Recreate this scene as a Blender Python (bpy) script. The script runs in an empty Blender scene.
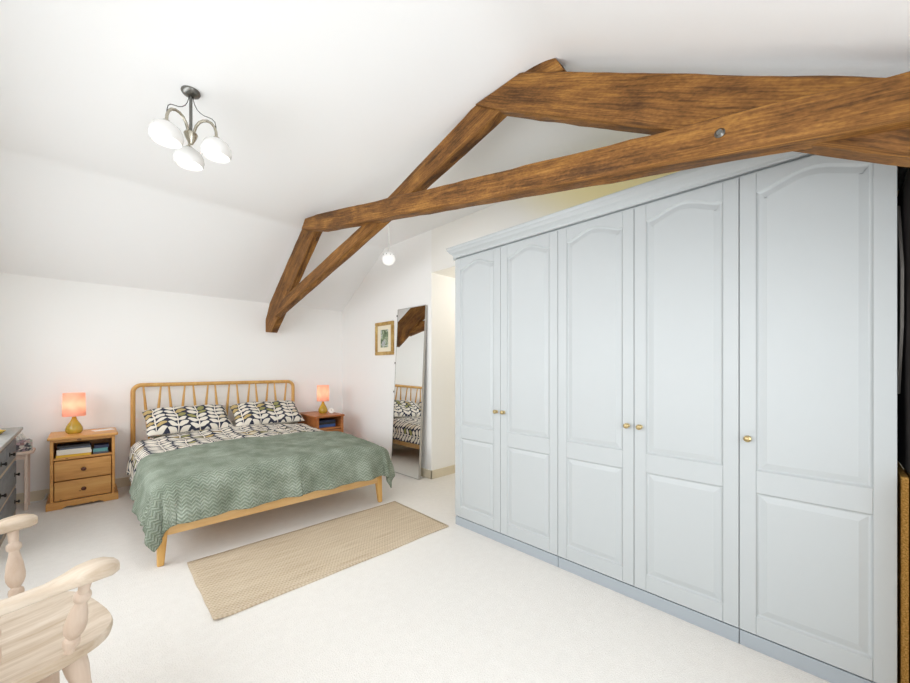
import bpy, bmesh, math, random
from mathutils import Vector, Matrix, noise
random.seed(7)
C = bpy.context.scene.collection
SC = bpy.context.scene
PI = math.pi

# ------------------------------------------------------------------ camera, world, lights, exposure
cam_d = bpy.data.cameras.new('camera'); cam = bpy.data.objects.new('camera', cam_d); C.objects.link(cam)
cam.location = (0, 0, 1.25); cam.rotation_euler = (PI/2, 0, math.radians(-44.4))
cam_d.sensor_width = 36; cam_d.lens = 36*376/910; cam_d.shift_y = 26.5/910; cam_d.clip_start = .02
SC.camera = cam
SC.view_settings.view_transform = 'Standard'; SC.view_settings.look = 'None'
SC.view_settings.gamma = 1; SC.view_settings.use_curve_mapping = False
SC.view_settings.exposure = 0.18
w = bpy.data.worlds.new('daylight'); SC.world = w; w.use_nodes = True
w.node_tree.nodes['Background'].inputs[0].default_value = (.93, .96, 1, 1)
w.node_tree.nodes['Background'].inputs[1].default_value = 1.2

def area(name, loc, rot, sx, sy, power, col=(1, 1, 1), spread=PI):
    l = bpy.data.lights.new(name, 'AREA'); l.shape = 'RECTANGLE'; l.size = sx; l.size_y = sy
    l.energy = power; l.color = col; l.spread = spread
    o = bpy.data.objects.new(name, l); C.objects.link(o); o.location = loc; o.rotation_euler = rot
    return o
# daylight entering by the window of the left gable wall and the window of the near wall
area('window_daylight', (-.97, 2.05, 1.37), (0, -PI/2, 0), 1.0, 4.7, 50, (.93, .97, 1), 2.6)
area('near_window_daylight', (.75, -.57, 1.15), (-PI/2, 0, PI), 1.7, 1.0, 14, (.93, .97, 1), 2.6)
SC.cycles.diffuse_bounces = 8

def point(name, loc, power, col, rad):
    l = bpy.data.lights.new(name, 'POINT'); l.energy = power; l.color = col; l.shadow_soft_size = rad
    o = bpy.data.objects.new(name, l); C.objects.link(o); o.location = loc
    return o

point('recess_fill_light', (3.25, 2.62, 2.2), 3.8, (1, .97, .92), .06)  # added unseen light without a fixture, brightens the recess

# ------------------------------------------------------------------ node helpers and materials
def hexc(h):
    h = h.lstrip('#'); out = []
    for i in (0, 2, 4):
        v = int(h[i:i+2], 16)/255
        out.append(v/12.92 if v <= .04045 else ((v+.055)/1.055)**2.4)
    return tuple(out)+(1,)

class Mat:
    def __init__(s, name, col='#cccccc', rough=.5, metal=0, spec=.5):
        s.m = bpy.data.materials.new(name); s.m.use_nodes = True
        s.t = s.m.node_tree; s.b = s.t.nodes['Principled BSDF']
        s.b.inputs['Base Color'].default_value = hexc(col) if isinstance(col, str) else col
        s.b.inputs['Roughness'].default_value = rough; s.b.inputs['Metallic'].default_value = metal
        s.b.inputs['Specular IOR Level'].default_value = spec
    def node(s, typ, **kw):
        n = s.t.nodes.new(typ)
        for k, v in kw.items(): setattr(n, k, v)
        return n
    def link(s, a, b): s.t.links.new(a, b)
    def put(s, sock, v):
        if hasattr(v, 'is_linked') or isinstance(v, bpy.types.NodeSocket): s.link(v, sock)
        else: sock.default_value = v
    def op(s, o, a, b=None, c=None):
        n = s.node('ShaderNodeMath', operation=o)
        s.put(n.inputs[0], a)
        if b is not None: s.put(n.inputs[1], b)
        if c is not None: s.put(n.inputs[2], c)
        return n.outputs[0]
    def coords(s, kind='Object', scale=(1, 1, 1)):
        tc = s.node('ShaderNodeTexCoord'); mp = s.node('ShaderNodeMapping')
        s.link(tc.outputs[kind], mp.inputs[0]); mp.inputs['Scale'].default_value = scale
        return mp.outputs[0]
    def noise(s, vec, scale, detail=3, rough=.5, dist=0):
        n = s.node('ShaderNodeTexNoise'); s.link(vec, n.inputs['Vector'])
        n.inputs['Scale'].default_value = scale; n.inputs['Detail'].default_value = detail
        n.inputs['Roughness'].default_value = rough; n.inputs['Distortion'].default_value = dist
        return n.outputs['Fac']
    def ramp(s, fac, stops):
        n = s.node('ShaderNodeValToRGB'); s.link(fac, n.inputs[0]); e = n.color_ramp.elements
        while len(e) < len(stops): e.new(.5)
        for i, (p, c) in enumerate(stops): e[i].position = p; e[i].color = hexc(c)
        return n.outputs[0]
    def mix(s, fac, a, b, blend='MIX'):
        n = s.node('ShaderNodeMix', data_type='RGBA', blend_type=blend)
        s.put(n.inputs[0], fac); s.put(n.inputs[6], hexc(a) if isinstance(a, str) else a); s.put(n.inputs[7], hexc(b) if isinstance(b, str) else b)
        return n.outputs[2]
    def color(s, v): s.link(v, s.b.inputs['Base Color'])
    def bump(s, h, strength=.3, dist=.01):
        n = s.node('ShaderNodeBump'); s.link(h, n.inputs['Height'])
        n.inputs['Strength'].default_value = strength; n.inputs['Distance'].default_value = dist
        s.link(n.outputs[0], s.b.inputs['Normal'])
    def xyz(s, vec):
        n = s.node('ShaderNodeSeparateXYZ'); s.link(vec, n.inputs[0]); return n.outputs

M = {}
def plain(key, col, rough=.5, metal=0, spec=.5):
    M[key] = Mat(key, col, rough, metal, spec).m
def wood(key, stops, axis_scale, kind='Object', rough=.5, knots=False, big=1.0, spec=.4):
    """procedural grain: noise stretched along one axis"""
    m = Mat(key, '#aaaaaa', rough, 0, spec)
    v = m.coords(kind, axis_scale)
    f = m.noise(v, 1.0, 6, .62, .35)
    v2 = m.coords(kind, tuple(a*.22 for a in axis_scale))
    f2 = m.noise(v2, 1.0, 3, .5, .2)
    fac = m.op('MULTIPLY_ADD', f2, .55*big, m.op('MULTIPLY', f, 1-.55*big*.9))
    c = m.ramp(fac, stops)
    if knots:
        kv = m.coords(kind, tuple(max(a*.12, 3.0) for a in axis_scale))
        vo = m.node('ShaderNodeTexVoronoi'); m.link(kv, vo.inputs['Vector']); vo.inputs['Scale'].default_value = 2.7
        k = m.op('LESS_THAN', vo.outputs['Distance'], .13)
        c = m.mix(m.op('MULTIPLY', k, .75), c, '#6b4526')
    m.color(c); m.bump(f, .12, .003)
    M[key] = m.m

m = Mat('white_wall_paint', '#f7f6f4', .75, 0, .2); v = m.coords('Object')
m.bump(m.noise(v, 9, 4), .06, .01); M['wall'] = m.m
m = Mat('white_ceiling_paint', '#f5f5f5', .8, 0, .2); v = m.coords('Object')
m.bump(m.noise(v, 5, 4), .07, .012); M['ceiling'] = m.m
m = Mat('white_wall_painted_warm_light', '#f3f1ec', .75, 0, .2)
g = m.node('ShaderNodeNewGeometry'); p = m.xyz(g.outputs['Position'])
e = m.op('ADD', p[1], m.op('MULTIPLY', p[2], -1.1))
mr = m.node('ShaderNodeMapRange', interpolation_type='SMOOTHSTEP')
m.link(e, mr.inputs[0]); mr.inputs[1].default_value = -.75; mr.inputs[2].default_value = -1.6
m.color(m.mix(mr.outputs[0], '#f3f1ec', '#f8eab4')); M['wall_warm_light'] = m.m  # warm light painted into the wall colour as a soft yellow blend
m = Mat('cream_recess_paint', '#eee6d4', .75, 0, .2); M['recess'] = m.m
m = Mat('cream_carpet', '#e9e4dc', .95, 0, .1); v = m.coords('Object')
f = m.noise(v, 180, 3); f2 = m.noise(v, 22, 3)
m.color(m.mix(m.op('MULTIPLY_ADD', f, .75, m.op('MULTIPLY', f2, .35)), '#ded9d3', '#f5f2ed')); m.bump(f, .6, .006); M['carpet'] = m.m
plain('skirting', '#ddd2bb', .5)
m = Mat('old_oak', '#805a30', .65, 0, .25)
f1 = m.noise(m.coords('UV', (5, 95, 1)), 1, 6, .65, .15); f2 = m.noise(m.coords('UV', (1.1, 9, 1)), 1, 5, .6, .5); f3 = m.noise(m.coords('UV', (3.5, 6, 1)), 1, 5, .7, .3)
f4 = m.noise(m.coords('UV', (60, 90, 1)), 1, 2)
t = m.op('MULTIPLY_ADD', f1, .34, m.op('MULTIPLY_ADD', f2, .34, m.op('MULTIPLY_ADD', f3, .36, m.op('MULTIPLY', f4, .12))))
c = m.ramp(t, [(.42, '#332010'), (.52, '#5c3c1c'), (.59, '#7e5428'), (.66, '#9b6d34'), (.76, '#b98d52')])
vo = m.node('ShaderNodeTexVoronoi'); m.link(m.coords('UV', (2.2, 5, 1)), vo.inputs['Vector']); vo.inputs['Scale'].default_value = 1.0
c = m.mix(m.op('MULTIPLY', m.op('LESS_THAN', vo.outputs['Distance'], .07), .6), c, '#2c1b0d')
m.color(c); m.bump(t, .55, .008); M['old_oak'] = m.m
wood('pine', [(.25, '#a9713a'), (.45, '#c88f4e'), (.6, '#d6a05c'), (.8, '#e2b675')], (5, 40, 40), 'Object', .38, True)
wood('red_pine', [(.25, '#7d4522'), (.45, '#a05e31'), (.6, '#b5723f'), (.8, '#c68a55')], (5, 40, 40), 'Object', .38)
wood('oak', [(.25, '#c6945a'), (.45, '#dcb074'), (.6, '#e5bd84'), (.8, '#edcb98')], (6, 45, 45), 'Object', .42)
wood('oak_vertical', [(.25, '#b07d40'), (.45, '#c99853'), (.6, '#d6a862'), (.8, '#e2bb7c')], (45, 45, 5), 'Object', .42)
wood('whitewashed_wood', [(.3, '#8f7860'), (.42, '#b8a48d'), (.56, '#d2c3b1'), (.75, '#e8ded2')], (4, 30, 30), 'Object', .55)
wood('whitewashed_turned', [(.25, '#a88d78'), (.42, '#bea590'), (.58, '#ccb8a6'), (.8, '#dccdbe')], (30, 30, 4), 'Object', .55)
wood('pink_wood', [(.3, '#dcc1b0'), (.6, '#e9d5c6'), (.8, '#efe0d4')], (30, 30, 4), 'Object', .5)
m = Mat('grey_satin_paint', '#b7bbbc', .4, 0, .35); M['grey'] = m.m
plain('grey_plinth_paint', '#a3aab0', .45)
plain('shadow_gap', '#3a3c3e', .8)
wood('grey_washed_wood', [(.3, '#7c7c7a'), (.5, '#9a9995'), (.7, '#b0aea8')], (30, 5, 30), 'Object', .5)
wood('grey_washed_front', [(.3, '#595f66'), (.5, '#737a80'), (.7, '#8b9195')], (30, 5, 30), 'Object', .5)
plain('dresser_edge', '#b59c8a', .5); plain('dresser_rail', '#b9ab98', .55)
plain('brass', '#b0894a', .22, 1); plain('antique_brass', '#b9a67c', .3, 1); plain('pewter', '#7d7c78', .33, 1); plain('nickel', '#b9b3a4', .25, 1)
plain('dark_metal', '#2b2a28', .4, .8); plain('wood_knob', '#5b2e17', .35)
plain('mirror_glass', '#f4f6f5', .01, 1); plain('mirror_frame', '#b3b0aa', .35, .4); plain('silver_edge', '#d7d3cc', .3, .7)
m = Mat('yellow_glaze', '#b7962a', .15, 0, .6); v = m.coords('Object'); m.color(m.ramp(m.noise(v, 9, 2), [(.3, '#a88a22'), (.7, '#c9ab45')])); M['glaze'] = m.m
plain('white_plastic', '#efefec', .35); plain('white_fabric', '#f0eee9', .8); plain('paper', '#f2efe8', .7)
plain('dark_cloth', '#383331', .9); plain('charcoal_cloth', '#7b7671', .85); plain('pale_grey_linen', '#b9b6ae', .9)
plain('navy_cover', '#27304d', .5); plain('teal_cover', '#5f9a9c', .5); plain('yellow_cover', '#e0b53a', .5); plain('slate_cover', '#545b68', .5)
plain('black_cover', '#262629', .5); plain('blue_cover', '#3e5a93', .5); plain('off_white_cover', '#e4dfd4', .6)
m = Mat('glass_shade', '#efeeec', .25, 0, .5); M['glass_shade'] = m.m
def glow(key, col, st):
    m = Mat(key, '#ffffff', .5); m.b.inputs['Emission Color'].default_value = col; m.b.inputs['Emission Strength'].default_value = st; M[key] = m.m
glow('globe_glow', (1, .99, .97, 1), .25)
glow('lit_bulb', (1, .96, .9, 1), 1.5)
m = Mat('peach_lampshade', '#f8cdb9', .8, 0, .1)
m.b.inputs['Emission Color'].default_value = (1, .42, .24, 1); m.b.inputs['Emission Strength'].default_value = .0
tr = m.node('ShaderNodeBsdfTranslucent'); tr.inputs[0].default_value = hexc('#f8d0be')
mx = m.node('ShaderNodeMixShader'); mx.inputs[0].default_value = .6
out = m.t.nodes['Material Output']; m.link(m.b.outputs[0], mx.inputs[1]); m.link(tr.outputs[0], mx.inputs[2]); m.link(mx.outputs[0], out.inputs[0]); M['shade'] = m.m

# leaf printed bedding: stems with paired white leaves on navy, some olive and ochre ones
m = Mat('leaf_print_cotton', '#ffffff', .85, 0, .15)
tc = m.coords('UV'); dn = m.node('ShaderNodeTexNoise'); m.link(tc, dn.inputs['Vector']); dn.inputs['Scale'].default_value = 7; dn.inputs['Detail'].default_value = 2
dv_ = m.node('ShaderNodeVectorMath', operation='MULTIPLY_ADD'); m.link(dn.outputs['Color'], dv_.inputs[0]); dv_.inputs[1].default_value = (.07, .07, 0); m.link(tc, dv_.inputs[2])
uv = m.xyz(dv_.outputs[0]); U, V = uv[0], uv[1]
P, Q = .185, .064
cu = m.op('DIVIDE', U, P); col = m.op('FLOOR', cu); fu = m.op('SUBTRACT', m.op('FRACT', cu), .5)
a = m.op('MULTIPLY', m.op('ABSOLUTE', fu), 2.0)
ph = m.op('ADD', m.op('SUBTRACT', m.op('DIVIDE', V, Q), m.op('MULTIPLY', m.op('POWER', a, .75), .75)), m.op('MULTIPLY', m.op('SINE', m.op('MULTIPLY', col, 5.1)), .5))
cell = m.op('FLOOR', ph); ff = m.op('ABSOLUTE', m.op('SUBTRACT', m.op('FRACT', ph), .5))
hw = m.op('MULTIPLY', m.op('POWER', m.op('SINE', m.op('MULTIPLY', m.op('MINIMUM', m.op('MULTIPLY', a, 1.02), .999), PI)), .62), .40)
leaf = m.op('LESS_THAN', ff, hw); stem = m.op('LESS_THAN', a, .055)
cv = m.node('ShaderNodeCombineXYZ'); m.link(m.op('ADD', col, m.op('MULTIPLY', m.op('SIGN', fu), .3)), cv.inputs[0]); m.link(cell, cv.inputs[1])
wn = m.node('ShaderNodeTexWhiteNoise', noise_dimensions='2D'); m.link(cv.outputs[0], wn.inputs['Vector']); rnd = wn.outputs['Value']
lc = m.mix(m.op('GREATER_THAN', rnd, .80), '#e6dfd2', '#d6cab0'); lc = m.mix(m.op('GREATER_THAN', rnd, .87), lc, '#96935f'); lc = m.mix(m.op('GREATER_THAN', rnd, .96), lc, '#bfa873')
c = m.mix(leaf, '#383b4a', lc); c = m.mix(stem, c, '#e6dfd2'); m.color(c); M['leaf_print'] = m.m

m = Mat('sage_throw', '#8fa08c', .9, 0, .1)
uv = m.xyz(m.coords('UV')); U, V = uv[0], uv[1]
zz = m.op('PINGPONG', U, .024)
st = m.op('SINE', m.op('MULTIPLY', m.op('ADD', V, zz), 2*PI/.024))
h = m.op('MULTIPLY_ADD', st, .5, .5)
n1 = m.noise(m.coords('UV'), 6, 5, .65); n2 = m.noise(m.coords('UV'), 260, 2)
t = m.op('MULTIPLY_ADD', h, .15, m.op('MULTIPLY_ADD', n1, .5, m.op('MULTIPLY', n2, .4)))
m.color(m.ramp(t, [(.36, '#6a7464'), (.48, '#828c7c'), (.57, '#969f90'), (.70, '#b1b9ac')])); m.bump(m.op('MULTIPLY_ADD', n2, .5, h), .6, .012); M['sage'] = m.m
m = Mat('jute', '#c9b28c', .95, 0, .1)
uv = m.xyz(m.coords('UV')); U, V = uv[0], uv[1]
row = m.op('SINE', m.op('MULTIPLY', V, 2*PI/.016)); weft = m.op('SINE', m.op('ADD', m.op('MULTIPLY', U, 2*PI/.022), m.op('MULTIPLY', m.op('FLOOR', m.op('DIVIDE', V, .016)), PI)))
hh = m.op('MULTIPLY_ADD', row, .3, m.op('MULTIPLY_ADD', weft, .2, .5))
nz = m.noise(m.coords('UV', (3, 70, 1)), 1, 4, .6); nf = m.noise(m.coords('UV'), 120, 2)
t = m.op('MULTIPLY_ADD', hh, .3, m.op('MULTIPLY_ADD', nz, .6, m.op('MULTIPLY', nf, .2)))
m.color(m.ramp(t, [(.3, '#a8917a'), (.47, '#c6b298'), (.62, '#d8c8b0'), (.85, '#e8dcca')])); m.bump(hh, .7, .006); M['jute'] = m.m
m = Mat('hessian', '#bb9253', .9, 0, .1); v = m.coords('Object'); m.color(m.ramp(m.noise(v, 170, 3, .7), [(.35, '#8f6930'), (.5, '#b88d4a'), (.65, '#d3aa66')])); M['hessian'] = m.m
m = Mat('floral_card', '#888888', .6); v = m.coords('Object')
vo = m.node('ShaderNodeTexVoronoi'); m.link(v, vo.inputs['Vector']); vo.inputs['Scale'].default_value = 55
hv = m.node('ShaderNodeSeparateColor'); m.link(vo.outputs['Color'], hv.inputs[0])
m.color(m.ramp(hv.outputs[0], [(.0, '#3b3d47'), (.3, '#5d5a60'), (.45, '#b9a0a8'), (.62, '#8fae9f'), (.8, '#d9cfc8'), (1, '#7f3f4a')])); M['floral'] = m.m
m = Mat('picture_print', '#888888', .5); v = m.coords('Object', (1, 1, 1)); f = m.noise(v, 16, 4, .6, .8)
m.color(m.ramp(f, [(.3, '#2e3a2c'), (.42, '#5c7050'), (.5, '#93a37e'), (.58, '#c9cbc6'), (.68, '#8b8fa0'), (.8, '#e2e0d8')])); M['print'] = m.m
wood('gilt', [(.3, '#7a5a26'), (.5, '#b48f4c'), (.7, '#d6b877')], (20, 20, 20), 'Object', .4)
plain('picture_mount', '#efe6cf', .7); plain('window_frame_paint', '#f4f4f2', .4)
m = Mat('window_glass', '#ffffff', 0); m.b.inputs['Transmission Weight'].default_value = 1; M['pane'] = m.m

# ------------------------------------------------------------------ mesh helpers
def BM(): return bmesh.new()
def obj(name, bm, mat, parent=None, smooth=False, bevel=0, seg=2, subsurf=0):
    me = bpy.data.meshes.new(name); bmesh.ops.recalc_face_normals(bm, faces=bm.faces); bm.to_mesh(me); bm.free()
    o = bpy.data.objects.new(name, me); C.objects.link(o)
    for k in (mat if isinstance(mat, (list, tuple)) else [mat]): me.materials.append(M[k])
    if smooth:
        for p in me.polygons: p.use_smooth = True
        try: me.set_sharp_from_angle(angle=math.radians(40))
        except Exception: pass
    if parent: o.parent = parent
    if bevel:
        b = o.modifiers.new('bevel', 'BEVEL'); b.width = bevel; b.segments = seg; b.limit_method = 'ANGLE'; b.harden_normals = False
    if subsurf:
        b = o.modifiers.new('subdivision', 'SUBSURF'); b.levels = subsurf; b.render_levels = subsurf
    return o
def tag(o, label, cat, group=None):
    o['label'] = label; o['category'] = cat
    if group: o['group'] = group
    return o
def thing(name, label, cat, loc=(0, 0, 0), rz=0, group=None):
    o = bpy.data.objects.new(name, None); C.objects.link(o); o.location = loc; o.rotation_euler = (0, 0, rz); o.empty_display_size = .1
    return tag(o, label, cat, group)
def struct(name, bm, mat, parent=None, **k):
    o = obj(name, bm, mat, parent, **k)
    if not parent: o['kind'] = 'structure'
    return o
def copy_thing(root):
    r = root.copy(); C.objects.link(r)
    for ch in root.children:
        c = ch.copy(); C.objects.link(c); c.parent = r
        for g in ch.children:
            d = g.copy(); C.objects.link(d); d.parent = c
    return r
def box(bm, x0, x1, y0, y1, z0, z1):
    v = [bm.verts.new(p) for p in ((x0,y0,z0),(x1,y0,z0),(x1,y1,z0),(x0,y1,z0),(x0,y0,z1),(x1,y0,z1),(x1,y1,z1),(x0,y1,z1))]
    for f in ((0,3,2,1),(4,5,6,7),(0,1,5,4),(1,2,6,5),(2,3,7,6),(3,0,4,7)): bm.faces.new([v[i] for i in f])
    return bm
def bx(*a): return box(BM(), *a)
def prism(bm, pts, x0, x1, axis='x'):
    """polygon extruded along one axis"""
    def P(p, t): return (t, p[0], p[1]) if axis == 'x' else ((p[0], t, p[1]) if axis == 'y' else (p[0], p[1], t))
    A = [bm.verts.new(P(p, x0)) for p in pts]; B = [bm.verts.new(P(p, x1)) for p in pts]; n = len(pts)
    bm.faces.new(A); bm.faces.new(B[::-1])
    for i in range(n): bm.faces.new((A[i], B[i], B[(i+1) % n], A[(i+1) % n]))
    return bm
def lathe(bm, prof, seg=24, mat=Matrix()):
    rings = []
    for r, z in prof:
        if r < 1e-5: rings.append([bm.verts.new(mat @ Vector((0, 0, z)))])
        else: rings.append([bm.verts.new(mat @ Vector((r*math.cos(2*PI*i/seg), r*math.sin(2*PI*i/seg), z))) for i in range(seg)])
    for A, B in zip(rings, rings[1:]):
        for i in range(seg):
            j = (i+1) % seg
            if len(A) == 1 and len(B) == 1: continue
            if len(A) == 1: bm.faces.new((A[0], B[i], B[j]))
            elif len(B) == 1: bm.faces.new((A[i], A[j], B[0]))
            else: bm.faces.new((A[i], A[j], B[j], B[i]))
    for R in (rings[0], rings[-1]):
        if len(R) > 1:
            try: bm.faces.new(R)
            except ValueError: pass
    return bm
def tube(bm, pts, rad, seg=10, closed=False, flat=1.0):
    pts = [Vector(p) for p in pts]; n = len(pts)
    rads = rad if isinstance(rad, (list, tuple)) else [rad]*n
    rings = []; up = None
    for i, p in enumerate(pts):
        d = (pts[min(i+1, n-1)]-pts[max(i-1, 0)]).normalized()
        if up is None:
            up = Vector((0, 0, 1)) if abs(d.z) < .9 else Vector((1, 0, 0))
        s = d.cross(up).normalized(); up = s.cross(d).normalized()
        rings.append([bm.verts.new(p+(s*math.cos(2*PI*k/seg)+up*math.sin(2*PI*k/seg)*flat)*rads[i]) for k in range(seg)])
    for A, B in zip(rings, rings[1:]):
        for k in range(seg):
            j = (k+1) % seg; bm.faces.new((A[k], A[j], B[j], B[k]))
    bm.faces.new(rings[0][::-1]); bm.faces.new(rings[-1])
    return bm
def between(p0, p1):
    p0, p1 = Vector(p0), Vector(p1); d = p1-p0
    return Matrix.Translation(p0) @ d.to_track_quat('Z', 'Y').to_matrix().to_4x4(), d.length
def ball(bm, c, r, seg=16, rings=10, sz=1.0):
    prof = [(r*math.sin(PI*i/rings), -r*sz*math.cos(PI*i/rings)) for i in range(rings+1)]
    prof[0] = (0, -r*sz); prof[-1] = (0, r*sz)
    return lathe(bm, prof, seg, Matrix.Translation(c))
def arc(cx, cz, r, a0, a1, n): return [(cx+r*math.cos(math.radians(a0+(a1-a0)*i/n)), cz+r*math.sin(math.radians(a0+(a1-a0)*i/n))) for i in range(n+1)]

# ------------------------------------------------------------------ setting
XL, XG, YB, YN = -1.0, 2.777, 5.29, -.62
ZC, YF, ZE, YK = 2.81, 4.15, 2.11, 1.005
SN = .59
ZN = ZC-SN*(YK-YN)
struct('floor', bx(XL-.15, 3.75, YN-.15, YB+.15, -.1, 0), 'carpet')
T = .12
SB = (ZC-ZE)/(YB-YF)
def soft(y0, z0, s0, s1, w_, n=10):
    """rounded break between slope s0 and slope s1 around (y0, z0)"""
    out = []
    for i in range(n+1):
        t = i/n; a = (1-t)**2; b = 2*t*(1-t); c = t*t
        out.append((a*(y0-w_)+b*y0+c*(y0+w_), a*(z0-w_*s0)+b*z0+c*(z0+w_*s1)))
    return out
prof_in = [(YN-.15, ZN-.15*SN)]+soft(YK, ZC, SN, 0, .15, 16)+soft(YF, ZC, 0, -SB, .05, 6)+[(YB+.15, ZE-.15*SB)]
struct('ceiling', prism(BM(), prof_in+[(y, z+T) for y, z in prof_in[::-1]], XL-.15, XG+.02), 'ceiling', smooth=True)
struct('wall_back', prism(BM(), [(YB, 0), (YB+.15, 0), (YB+.15, ZE), (YB, ZE+.04)], XL-.15, XG), 'wall')
E = .03
struct('wall_right', prism(BM(), [(3.215, 0), (YB+.1, 0), (YB+.1, ZE+E), (YF, ZC+E), (3.215, ZC+E)], XG, 3.75), 'wall')
struct('wall_right_lintel', prism(BM(), [(2.0, 2.325), (3.215, 2.325), (3.215, ZC+E), (2.0, ZC+E)], XG, 3.75), 'wall_warm_light')
struct('wall_right_front', prism(BM(), [(YN-.15, 0), (2.0, 0), (2.0, ZC+E), (YK, ZC+E), (YN-.15, ZN-.06)], XG, 3.75), 'wall_warm_light')
struct('wall_recess', bx(3.6, 3.75, 2.0, 3.215, 0, 2.325), 'recess')
struct('baseboard_right', bx(XG-.016, XG, 3.215-.016, YB, 0, .095), 'skirting', bevel=.004)
struct('baseboard_recess', bx(XG-.016, 3.6, 3.215-.016, 3.215, 0, .095), 'skirting', bevel=.004)
struct('baseboard_back', bx(XL, XG-.016, YB-.016, YB, 0, .095), 'skirting', bevel=.004)
# left gable wall with its window (behind the left edge of the photograph)
WY0, WY1, WZ0, WZ1 = -.35, 4.45, .85, 1.90
gl = BM()
prism(gl, [(YN-.15, 0), (YB+.15, 0), (YB+.15, WZ0), (YN-.15, WZ0)], XL-.15, XL)
prism(gl, [(WY1, WZ0), (YB+.15, WZ0), (YB+.15, ZE-.06), (WY1, ZC-(WY1-YF)*(ZC-ZE)/(YB-YF)+E)], XL-.15, XL)
prism(gl, [(WY0, WZ1), (WY1, WZ1), (WY1, ZC-(WY1-YF)*(ZC-ZE)/(YB-YF)+E), (YF, ZC+E), (YK, ZC+E), (WY0, ZC-SN*(YK-WY0)+E)], XL-.15, XL)
prism(gl, [(YN-.15, WZ0), (WY0, WZ0), (WY0, ZC-SN*(YK-WY0)+E), (YN-.15, ZN-.06)], XL-.15, XL)
struct('wall_left', gl, 'wall')
def window(name, x0, x1, y0, y1, z0, z1, along):
    fr = BM(); t = .05
    if along == 'y':
        xm = (x0+x1)/2
        for a, b in ((y0, y0+t), (y1-t, y1), ((y0+y1)/2-t/2, (y0+y1)/2+t/2)): box(fr, xm-.03, xm+.03, a, b, z0+t, z1-t)
        box(fr, xm-.03, xm+.03, y0, y1, z0, z0+t); box(fr, xm-.03, xm+.03, y0, y1, z1-t, z1)
        pane = bx(xm-.003, xm+.003, y0, y1, z0, z1)
    else:
        ym = (y0+y1)/2
        for a, b in ((x0, x0+t), (x1-t, x1), ((x0+x1)/2-t/2, (x0+x1)/2+t/2)): box(fr, a, b, ym-.03, ym+.03, z0+t, z1-t)
        box(fr, x0, x1, ym-.03, ym+.03, z0, z0+t); box(fr, x0, x1, ym-.03, ym+.03, z1-t, z1)
        pane = bx(x0, x1, ym-.003, ym+.003, z0, z1)
    f = struct(name, fr, 'window_frame_paint'); obj('pane', pane, 'pane', f)
window('window_1', XL-.15, XL, WY0, WY1, WZ0, WZ1, 'y')
NX0, NX1, NZ0, NZ1 = -.15, 1.65, .62, 1.68
nw = BM()
box(nw, XL-.15, XG, YN-.15, YN, 0, NZ0); box(nw, XL-.15, NX0, YN-.15, YN, NZ0, NZ1); box(nw, NX1, XG, YN-.15, YN, NZ0, NZ1)
prism(nw, [(YN-.15, NZ1), (YN, NZ1), (YN, ZN+E), (YN-.15, ZN-.06)], XL-.15, XG)
struct('wall_near', nw, 'wall')
window('window_2', NX0, NX1, YN-.15, YN, NZ0, NZ1, 'x')

# ------------------------------------------------------------------ roof truss timbers
def timber(name, label, top, bot, xf, th, rough=.006, seed=0):
    """hand-hewn beam: outlines of its upper and lower edge in the truss plane, thickness along x"""
    def resample(pts, n):
        L = [0]
        for p, q in zip(pts, pts[1:]): L.append(L[-1]+math.dist(p, q))
        out = []
        for i in range(n+1):
            t = L[-1]*i/n; k = 0
            while k < len(L)-2 and L[k+1] < t: k += 1
            f = (t-L[k])/max(L[k+1]-L[k], 1e-9)
            out.append((pts[k][0]+(pts[k+1][0]-pts[k][0])*f, pts[k][1]+(pts[k+1][1]-pts[k][1])*f))
        return out, L[-1]
    n = 48; A, LA = resample(top, n); B, _ = resample(bot, n)
    o0 = Vector((xf, (A[n//2][0]+B[n//2][0])/2, (A[n//2][1]+B[n//2][1])/2))
    bm = BM(); uvl = bm.loops.layers.uv.new('UVMap'); rings = []; vv = {}
    ch = .008
    for i in range(n+1):
        a, b = Vector((0, *A[i])), Vector((0, *B[i])); u = LA*i/n
        d = (a-b); H = d.length; d = d/H if H > 1e-6 else Vector((0, 0, 1))
        def nz(k, s=1.0): return noise.noise(Vector((u*2.6+seed*7.3, k*3.7, seed)))*rough*s+noise.noise(Vector((u*9+seed*3, k*5.1, seed+9)))*rough*.45
        prof = [(0, ch), (0, H*.5), (0, H-ch), (ch, H), (th-ch, H), (th, H-ch), (th, H*.5), (th, ch), (th-ch, 0), (ch, 0)]
        per = [0, H*.5, H, H+.01, H+th, H+th+.01, H*1.5+th, 2*H+th, 2*H+th+.01, 2*H+2*th]
        ring = []
        for k, (x, y) in enumerate(prof):
            p = b+d*(y+nz(k % 5))+Vector((x+xf+nz(k+11, .7), 0, 0))-o0
            v = bm.verts.new(p); vv[v] = (u+seed*3.1, per[k]+seed*.77); ring.append(v)
        rings.append(ring)
    def face(vs):
        f = bm.faces.new(vs)
        for l in f.loops: l[uvl].uv = vv[l.vert]
        return f
    for R, S in zip(rings, rings[1:]):
        for k in range(10): face((R[k], R[(k+1) % 10], S[(k+1) % 10], S[k]))
    face(rings[0][::-1]); face(rings[-1])
    o = obj(name, bm, 'old_oak', None, True); o.location = o0
    return tag(o, label, 'beam')
c_beam = timber('tie_beam', 'long sloping oak beam crossing in front of the others, knotted at its left end, descending to the right edge',
       [(3.80, 2.775), (3.547, 2.743), (1.756, 2.397), (.427, 2.155), (-.095, 2.067), (-.36, 2.02)],
       [(3.90, 2.69), (3.438, 2.564), (1.756, 2.263), (.485, 2.033), (-.134, 1.923), (-.36, 1.88)], 1.5875, .088, .009, 1)
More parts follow.
